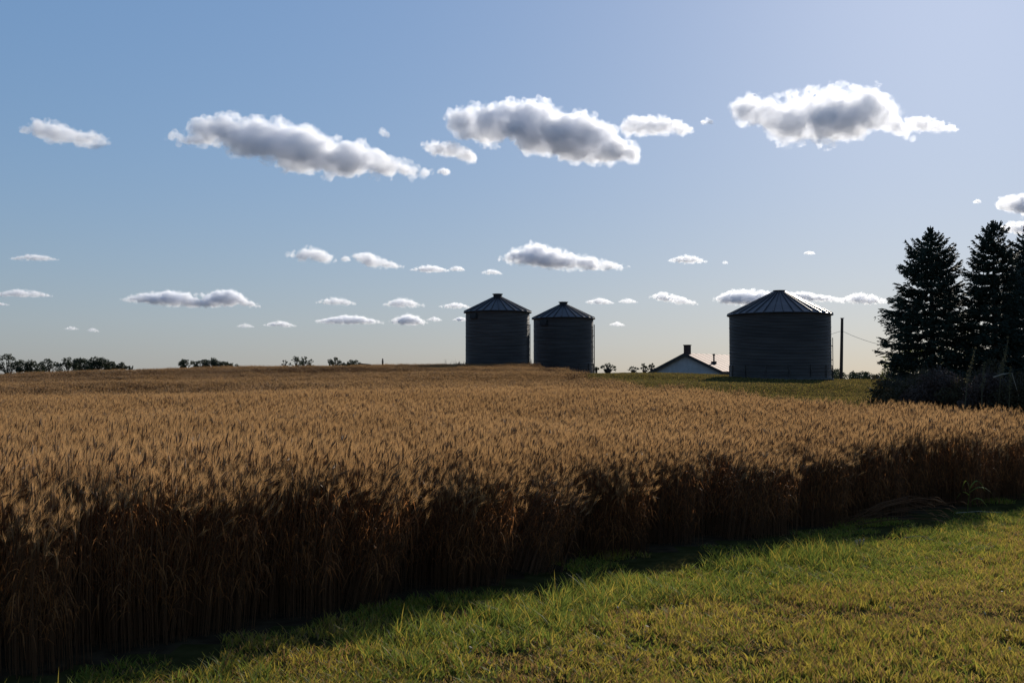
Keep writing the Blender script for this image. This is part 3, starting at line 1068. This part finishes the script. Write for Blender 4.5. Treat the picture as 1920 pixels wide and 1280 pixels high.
shrub(1668, 705, 42, 75, 'dark low shrub at the lawn corner under the first spruce', M['shrub_leaf'], twigs=60)
shrub(1700, 716, 40, 90, 'dark green shrub just left of the mauve one', M['shrub_leaf'])
shrub(1752, 697, 39, 110, 'mauve tinted twiggy shrub below the first spruce', M['mauve_leaf'], twigs=110)
shrub(1800, 708, 38, 90, 'dark shrub below the gap between first two spruces', M['shrub_leaf'])
shrub(1850, 700, 37, 110, 'purplish shrub with pale glinting leaves below the middle spruce', M['mauve_leaf'], twigs=100)
shrub(1905, 706, 36, 100, 'dark shrub at the right edge under the spruces', M['shrub_leaf'])
shrub(1960, 700, 36, 100, 'dark shrub running out of the right edge of the photo', M['shrub_leaf'])
shrub(1730, 700, 45, 150, 'broad dark shrub behind the mauve one', M['shrub_leaf'], twigs=120)
shrub(1860, 692, 44, 170, 'broad dark shrub behind the purplish one', M['shrub_leaf'], twigs=120)


def plume(px, py0, px1, py1, d, label, wd=.10):
    a = at(px, py0, d); e = at(px1, py1, d)
    zg = tz(a.x, d) - .05
    root = empty('tall_weed', (a.x, d, zg)); tag(root, label, 'weed', 'tall weeds among the shrubs')
    dx, dz = e.x - a.x, e.z - zg
    t = MB(); t.tube([(0, 0, 0), (dx * .35, 0, dz * .55), (dx, 0, dz)], [.016, .012, .004], 5); t.build('stem', M['weed'], root)
    lumps = [((dx * (.35 + .65 * s_), rng.normal(0, .03), dz * (.55 + .45 * s_)), wd * (1.15 - .8 * s_)) for s_ in np.linspace(0, 1, 9)]
    link('plume', crown_mesh('plume', lumps, .028, 2.2, M['weed'], 1.2), root)


plume(1805, 740, 1830, 652, 36.5, 'leaning pale weed plume left of the tallest plume', .08)
plume(1868, 740, 1892, 632, 36, 'tallest pale weed plume leaning right before the middle spruce', .12)
plume(1838, 745, 1846, 680, 36, 'short pale weed plume between the two leaning plumes', .08)
plume(1890, 745, 1895, 688, 35.5, 'short pale weed plume right of the tallest plume', .08)
plume(1903, 790, 1896, 775, 33, 'tiny pale weed tip at the wheat edge near the right', .05)

b = MB(); p0 = at(1862, 707, 35.6); p1 = at(1897, 699, 35.6)
b.tube([p0, p0.lerp(p1, .5) + Vector((0, 0, .03)), p1, p1 + Vector((.25, .1, -.75))], [.02, .018, .014, .01], 5)
tag(b.build('dead_branch', M['litter']), 'pale dead branch lying across the purplish shrub', 'branch')

# weeds on a mound at the foot of the left bin
for (px, lab, w_) in ((852, 'dark weed mound at the left foot of the taller bin', 34), (997, 'dark weeds in the gap between the paired bins', 9)):
    c = at(px, 682, 96.5); zg = tz(c.x, 96.5)
    root = empty('weed_patch', (c.x, 96.5, zg)); tag(root, lab, 'weeds')
    W = w_ / F * 96.5
    lumps = [((rng.uniform(-.5, .5) * W, rng.uniform(-.3, .3), rng.uniform(.5, 1.0)), rng.uniform(.25, .42)) for _ in range(max(3, int(W * 8)))]
    link('foliage', crown_mesh('foliage', lumps, .07, 1.0, M['shrub_leaf']), root)
    t = MB()
    for k in range(24):
        x = rng.uniform(-.6, .6) * W
        t.tube([(x, 0, 0), (x + rng.normal(0, .08), 0, rng.uniform(.9, 1.5))], [.012, .005], 3)
    t.build('stems', M['twig'], root)

# fence bar and post beyond the crest
p0 = at(672, 682, 150); p1 = at(696, 684, 150)
root = empty('barrier_rail', (p0.x, 150, tz(p0.x, 150))); tag(root, 'dark horizontal bar showing beyond the wheat crest left of a thin post', 'rail')
zz0 = tz(p0.x, 150)
b = MB(); b.tube([(0, 0, p0.z - zz0), (p1.x - p0.x, 0, p1.z - zz0)], .11, 8); b.build('bar', M['bin_dark'], root)
for x in (0.25, p1.x - p0.x - .15):
    b = MB(); b.tube([(x, 0, 0), (x, 0, p1.z - zz0)], .06, 8); b.build('post', M['bin_dark'], root)
p0 = at(717.5, 672, 140); zz0 = tz(p0.x, 140)
b = MB(); b.tube([(0, 0, 0), (0, 0, p0.z - zz0 - .25)], .11, 8); b.tube([(0, 0, p0.z - zz0 - .27), (0, 0, p0.z - zz0)], .08, 8)
o = b.build('fence_post', M['wood']); o.location = (p0.x, 140, zz0)
tag(o, 'thin dark post standing alone on the wheat crest', 'post')


# ------------------------------------------------------------------ single plants and litter at the wheat's front edge
def ground_at(px, py):
    """where the ray of a pixel meets the nearly level foreground"""
    d = EYE * F / (py - HOR)
    for _ in range(20):
        x = (px - 960) / F * d
        d = (EYE - tz(x, d)) * F / (py - HOR)
    return Vector(((px - 960) / F * d, d, tz((px - 960) / F * d, d)))


def lodged(px, py, n, L, label):
    g0 = ground_at(px, py)
    root = empty('fallen_wheat', g0); tag(root, label, 'straw')
    t = MB()
    e = []
    for k in range(n):
        y0 = rng.normal(0, .12); z1 = rng.uniform(.06, .36); l = L * rng.uniform(.75, 1.1)
        pts = [(rng.normal(-.1, .05), y0 + .1, rng.uniform(0, .08)), (l * .35, y0 + .02, z1 * .75), (l * .7, y0 - .05, z1), (l, y0 + rng.normal(-.08, .12), z1 * rng.uniform(.45, 1.2))]
        t.tube(pts, [.003, .003, .0026, .002], 4); e.append(pts[-1])
    t.build('stems', M['stem'], root)
    h = MB()
    for p in e:
        p = Vector(p)
        h.tube([p, p + Vector((.04, 0, -.005)), p + Vector((.09, -.01, -.04))], [.003, .0065, .0015], 5)
    h.build('ears', M['ear'], root)


lodged(1600, 985, 16, 1.0, 'bundle of wheat bent over to the right at the field edge')


def green_weed(px, py, label):
    g0 = ground_at(px, py)
    root = empty('grass_weed', g0); tag(root, label, 'weed')
    t = MB(); t.tube([(0, 0, 0), (.02, 0, .18), (.05, 0, .36)], [.004, .0035, .002], 5); t.build('stem', M['blade_lush'], root)
    for (h0, ax_, ay, ln, rise) in ((.30, 1, -.2, .27, .07), (.34, .9, .3, .24, .10), (.26, -.9, -.2, .2, .05), (.18, .7, -.6, .22, .06), (.36, -.4, .5, .15, .08)):
        b = MB(); vs = []
        for k in range(7):
            s_ = k / 6
            c = Vector((.04 + ax_ * ln * s_, ay * ln * s_, h0 + rise * 4 * s_ * (1 - s_ * .95) - .05 * s_ ** 3))
            w_ = .011 * math.sin(math.pi * min(1, s_ * .9 + .12)) + .001
            sd = Vector((-ay, ax_, .35)).normalized() * w_
            vs += [c - sd, c + sd]
        b.add(vs, [(2 * k, 2 * k + 1, 2 * k + 3, 2 * k + 2) for k in range(6)])
        b.build('leaf', M['blade_lush'], root)


green_weed(1808, 968, 'bright green broad-bladed weed in front of the shaded wheat at right')


def straw_piece(px, py, L, ang, label):
    g0 = ground_at(px, py)
    b = MB(); c, s_ = math.cos(ang), math.sin(ang)
    b.tube([(-L / 2 * c, -L / 2 * s_, .035), (0, 0, .055), (L / 2 * c, L / 2 * s_, .04)], .0042, 5)
    o = b.build('straw_piece', M['litter']); o.location = g0
    tag(o, label, 'straw', 'fallen straw on the lawn')


straw_piece(1712, 1012, .30, .15, 'pale straw lying on the lawn, the longer of the pair by the bent wheat')
straw_piece(1733, 1017, .13, -.05, 'short pale straw lying beside the longer one')
straw_piece(1830, 965, .55, -.02, 'long thin straw lying along the lawn edge at right')
g0 = ground_at(1606, 1026)
root = empty('stubble_tuft', g0); tag(root, 'small pale broken stubble tuft at the lawn edge', 'stubble')
for k in range(9):
    b = MB(); x, y = rng.normal(0, .035), rng.normal(0, .03)
    b.tube([(x * .6, y * .6, 0), (x * 1.3, y * 1.3, rng.uniform(.05, .11))], .006, 5); b.build('stalk', M['litter'], root)

# fallen leaves catching the light on the lawn
GL = 'small pale dry leaves on the lawn'
lv = MB()
lv.add([(-.022, 0, 0), (-.006, -.012, .006), (.018, -.008, .004), (.028, 0, .012), (.016, .009, .006), (-.008, .012, .004)], [(0, 1, 2, 3, 4, 5)])
lm = lv.mesh('dry_leaf', M['litter'])
for k in range(46):
    px, py = rng.uniform(760, 1900), rng.uniform(1020, 1275)
    if py < 1240 - (px - 200) * .155 + 30: continue
    g0 = ground_at(px, py)
    o = link('dry_leaf', lm, None, g0 + Vector((0, 0, .055)), (rng.uniform(-.6, .6), rng.uniform(-.6, .6), rng.uniform(0, 6.28)))
    o.scale = (.62, .62, .62)
    tag(o, 'small pale dry leaf lying in the mown lawn', 'leaf', GL)


# ------------------------------------------------------------------ clouds
def cloud_material(dens, scale, wispy):
    m, nt, out = new_mat('cloud_vapour')
    p = nt.nodes.new('ShaderNodeVolumePrincipled')
    p.inputs['Color'].default_value = (.968, .974, .994, 1)  # faint blue of sky and distant air put into the droplets' colour
    p.inputs['Anisotropy'].default_value = .5
    if wispy:
        tc = nt.nodes.new('ShaderNodeTexCoord')
        nz = nt.nodes.new('ShaderNodeTexNoise')
        nz.inputs['Scale'].default_value = scale
        nz.inputs['Detail'].default_value = 6
        nz.inputs['Roughness'].default_value = .62
        nz.inputs['Distortion'].default_value = .6
        nt.links.new(tc.outputs['Object'], nz.inputs['Vector'])
        mr = nt.nodes.new('ShaderNodeMapRange')
        mr.inputs['From Min'].default_value = .42
        mr.inputs['From Max'].default_value = .66
        mr.inputs['To Min'].default_value = 0
        mr.inputs['To Max'].default_value = dens
        nt.links.new(nz.outputs['Fac'], mr.inputs['Value'])
        nt.links.new(mr.outputs[0], p.inputs['Density'])
        m.cycles.volume_step_rate = .35
    else:
        p.inputs['Density'].default_value = dens
    nt.links.new(p.outputs[0], out.inputs['Volume'])
    return m


CBASE = 1400.0
_ico = None


def ico():
    global _ico
    if _ico is None:
        import bmesh
        bm = bmesh.new(); bmesh.ops.create_icosphere(bm, subdivisions=2, radius=1)
        _ico = (np.array([v.co[:] for v in bm.verts]), np.array([[v.index for v in f.verts] for f in bm.faces]))
        bm.free()
    return _ico


def make_cloud(pts, label, group, dens=1.0):
    pts = np.array(pts, float)
    xs, tp, bt = pts[:, 0], pts[:, 1], pts[:, 2]
    ybase = bt.max()
    d = CBASE / ((HOR - ybase) / F)
    s = d / F                                    # metres per pixel there
    cx = (xs[0] + xs[-1]) / 2
    cyy = (tp.min() + bt.max()) / 2
    loc = at(cx, cyy, d)
    wpx, hmax = xs[-1] - xs[0], (bt - tp).max()
    ar = np.trapezoid(bt - tp, xs) if hasattr(np, 'trapezoid') else np.trapz(bt - tp, xs)
    n = int(np.clip(ar / (hmax * hmax) * 26, 14, 110))
    body, knobs = [], []
    for k in range(n):
        x = rng.uniform(xs[0], xs[-1]); t, b_ = np.interp(x, xs, tp), np.interp(x, xs, bt)
        h = max(b_ - t, 1.5)
        r = h * rng.uniform(.22, .48)
        r = min(r, max(1.5, (x - xs[0]) * .9 + h * .15), max(1.5, (xs[-1] - x) * .9 + h * .15))
        y = rng.uniform(t + r * .9, max(b_ - r * .9, t + r * .91))
        body.append((x, y, rng.normal(0, .36) * h, r))
    for k in range(int(n * 1.1)):                 # knobs along the upper edge, fewer below
        x = rng.uniform(xs[0], xs[-1]); t, b_ = np.interp(x, xs, tp), np.interp(x, xs, bt)
        h = max(b_ - t, 1.5)
        r = np.clip(h * rng.uniform(.07, .16), .9, 12)
        y = t + r * rng.uniform(.7, 1.5) if rng.random() < .75 else b_ - r
        knobs.append((x, y, rng.normal(0, .25) * h, r))
    sv, sf = ico()
    Hm = hmax * s

    def hull(name, blobs, fat, vox, amp, freq, mat, parent):
        V, T = [], []
        for i, (x, y, z, r) in enumerate(blobs):
            V.append(sv * np.array([1.15, 1, .9]) * max(r * fat, vox * 1.3 / s) * s + np.array([(x - cx) * s, z * s, (cyy - y) * s])); T.append(sf + i * len(sv))
        o = link(name, np_mesh(name, np.concatenate(V), None, [], T=np.concatenate(T)))
        md = o.modifiers.new('remesh', 'REMESH')
        md.mode = 'VOXEL'
        md.voxel_size = vox
        dg = bpy.context.evaluated_depsgraph_get()
        me2 = bpy.data.meshes.new_from_object(o.evaluated_get(dg))
        o.modifiers.clear()
        o.data = me2
        nv = len(me2.vertices)
        co = np.empty(nv * 3, np.float32); me2.vertices.foreach_get('co', co); co = co.reshape(-1, 3)
        no = np.empty(nv * 3, np.float32); me2.vertices.foreach_get('normal', no); no = no.reshape(-1, 3)
        k = freq / Hm
        sd = rng.uniform(0, 50)
        dsp = np.array([mnoise.turbulence(Vector(p) * k + Vector((sd, 0, 0)), 5, False, noise_basis='PERLIN_ORIGINAL', amplitude_scale=.62, frequency_scale=2.1) for p in co.tolist()])
        co += no * ((dsp - dsp.mean()) * amp * Hm)[:, None]
        me2.vertices.foreach_set('co', co.ravel()); me2.update()
        me2.materials.clear()
        me2.materials.append(mat)
        o.parent = parent
        return o
    vox = max(Hm / 34, wpx * s / 190)
    o = hull('cloud', body + knobs, .95, vox, .105, 4.6, cloud_material(dens * 5.4 / Hm, 6.0 / Hm, True), None)
    o.location = loc
    if dens > .3:
        hull('core', body, .74, vox * 1.5, .10, 3.0, cloud_material(max(dens - .25, .08) * 5.6 / Hm, 1, False), o)
    tag(o, label, 'cloud', group)
    return o


def flat(x0, x1, t, b_, lean=0.0):
    """outline of a small flat cloud: x extent, top row, bottom row"""
    w = x1 - x0; h = b_ - t
    return [(x0, b_ - h * .45, b_ - h * .2), (x0 + w * .22, t + h * (.25 + lean), b_ - h * .05), (x0 + w * .45, t, b_), (x0 + w * .7, t + h * (.18 - lean * .5), b_), (x1, b_ - h * .3, b_ - h * .1)]


BIG, SMALL = 'large cumulus clouds in the upper row', 'small clouds low in the sky'
C = [
    ([(30, 238, 245), (60, 221, 257), (95, 217, 268), (130, 237, 272), (150, 243, 276), (175, 243, 278), (201, 260, 268)], 'pale two-lobed cloud near the left edge of the photo', BIG, .55),
    ([(306, 248, 260), (345, 234, 271), (400, 209, 273), (440, 207, 293), (510, 211, 313), (560, 228, 326), (620, 250, 334), (680, 268, 337), (740, 290, 337), (790, 310, 334), (810, 320, 327)], 'long grey-bellied cloud sloping down to the right, left of centre', BIG, 1.0),
    ([(820, 315, 324), (832, 311, 328), (843, 317, 325)], 'scrap of cloud off the low tip of the long grey cloud', SMALL, .4),
    ([(708, 240, 246), (716, 236, 252), (727, 244, 257)], 'faint wisp above the long grey-bellied cloud', SMALL, .25),
    ([(840, 203, 217), (865, 195, 258), (910, 197, 270), (945, 184, 274), (985, 180, 277), (1030, 190, 285), (1060, 204, 299), (1110, 212, 305), (1150, 232, 307), (1180, 255, 306), (1198, 284, 297)], 'large humped grey-bellied cloud above the bin pair', BIG, 1.0),
    ([(788, 265, 271), (810, 260, 288), (840, 261, 293), (870, 265, 300), (891, 288, 306)], 'small white cloud tucked under the left end of the humped cloud', SMALL, .5),
    ([(1166, 232, 240), (1185, 212, 250), (1215, 215, 252), (1245, 212, 251), (1280, 224, 253), (1305, 240, 246)], 'white cloud just right of the humped cloud', BIG, .5),
    (flat(1317, 1341, 216, 231), 'tiny puff between the humped cloud and the brightest cloud', SMALL, .35),
    ([(1372, 204, 216), (1395, 171, 226), (1440, 169, 236), (1480, 168, 269), (1520, 157, 275), (1570, 161, 277), (1605, 161, 266), (1640, 165, 242), (1670, 185, 247), (1695, 212, 256), (1720, 246, 258)], 'bright ragged cloud with a dark belly nearest the sun glow', BIG, .85),
    ([(1700, 216, 222), (1730, 213, 246), (1765, 220, 247), (1805, 237, 243)], 'white tail of cloud trailing right of the brightest cloud', SMALL, .5),
    ([(1877, 378, 386), (1890, 364, 397), (1918, 361, 407), (1950, 366, 408), (1985, 385, 400)], 'white cloud at the right edge above the spruces', BIG, .7),
    ([(1880, 424, 430), (1900, 414, 436), (1930, 414, 440), (1970, 425, 438)], 'white cloud at the right edge touching the spruce tips', SMALL, .6),
    (flat(1830, 1845, 371, 380), 'tiny puff above the middle spruce', SMALL, .4),
    (flat(14, 108, 475, 489), 'flat cloud at mid height by the left edge', SMALL, .45),
    (flat(-20, 96, 540, 558), 'flat cloud low by the left edge', SMALL, .5),
    (flat(-25, 16, 566, 573), 'sliver of cloud lowest at the left edge', SMALL, .4),
    ([(534, 474, 479), (560, 466, 491), (577, 457, 492), (610, 470, 494), (632, 486, 493)], 'peaked cloud starting the mid-height row left of the bins', SMALL, .55),
    (flat(638, 656, 477, 491), 'tiny puff between the two bigger clouds of the mid row', SMALL, .35),
    ([(660, 474, 485), (690, 472, 501), (720, 484, 505), (757, 497, 502)], 'slanting white cloud in the mid-height row', SMALL, .55),
    (flat(768, 843, 495, 511), 'flat white cloud above and left of the taller bin', SMALL, .5),
    (flat(841, 873, 497, 509), 'small flat cloud above the left edge of the taller bin', SMALL, .4),
    (flat(902, 942, 503, 515), 'small cloud straight above the taller bin', SMALL, .4),
    ([(932, 486, 491), (965, 465, 496), (1000, 453, 503), (1040, 463, 509), (1090, 475, 509), (1140, 488, 508), (1182, 497, 501)], 'long lumpy cloud above the pair of bins', BIG, .95),
    (flat(1254, 1327, 476, 494), 'flat cloud at mid height between the pair and the lone bin', SMALL, .5),
    (flat(1508, 1531, 469, 477), 'tiny puff high above the lone bin', SMALL, .4),
    (flat(1356, 1367, 487, 495), 'faint speck of cloud right of the flat mid cloud', SMALL, .25),
    ([(225, 560, 563), (260, 549, 569), (320, 542, 577), (370, 550, 578), (410, 542, 577), (440, 543, 575), (487, 573, 577)], 'long lumpy cloud low over the far trees at left', BIG, .95),
    (flat(592, 667, 555, 573), 'flat cloud low left of the taller bin, upper of its column', SMALL, .45),
    (flat(718, 795, 557, 578), 'flat cloud low and close left of the taller bin', SMALL, .5),
    (flat(824, 884, 566, 579), 'flat cloud touching the roof of the taller bin', SMALL, .45),
    (flat(1098, 1152, 557, 571), 'flat cloud just right of the farther bin roof', SMALL, .45),
    (flat(1160, 1196, 558, 569), 'small cloud midway between the bins at roof height', SMALL, .35),
    ([(1217, 554, 559), (1245, 545, 565), (1270, 553, 571), (1310, 567, 572)], 'slanting cloud left of the lone bin roof', SMALL, .55),
    ([(1338, 559, 565), (1370, 543, 573), (1400, 540, 574), (1440, 545, 573), (1465, 552, 570)], 'lumpy cloud meeting the left slope of the lone bin roof', SMALL, .8),
    ([(1478, 546, 556), (1510, 546, 564), (1550, 553, 567), (1582, 558, 566)], 'cloud behind the right slope of the lone bin roof', SMALL, .6),
    (flat(1570, 1667, 547, 571), 'flat bright cloud between the lone bin and the spruces', SMALL, .6),
    (flat(590, 720, 589, 609), 'long flat cloud lowest over the small open grove', SMALL, .7),
    (flat(730, 803, 587, 611), 'flat cloud low beside the taller bin wall', SMALL, .7),
    (flat(800, 830, 593, 603), 'scrap of cloud low near the taller bin wall', SMALL, .4),
    (flat(849, 880, 593, 603), 'scrap of cloud half hidden by the taller bin wall', SMALL, .6),
    (flat(494, 555, 600, 614), 'small flat cloud very low above the slim lone tree', SMALL, .45),
    (flat(444, 476, 605, 615), 'small faint cloud left of the very low flat one', SMALL, .35),
    (flat(119, 147, 611, 619), 'small faint cloud over the long dark tree clump, left of two', SMALL, .35),
    (flat(162, 185, 614, 623), 'small faint cloud over the long dark tree clump, right of two', SMALL, .35),
    (flat(1144, 1172, 602, 612), 'small cloud low between the farther bin and the farmhouse', SMALL, .4),
]
for pts, lab, grp, dn in C:
    make_cloud(pts, lab, grp, dn)
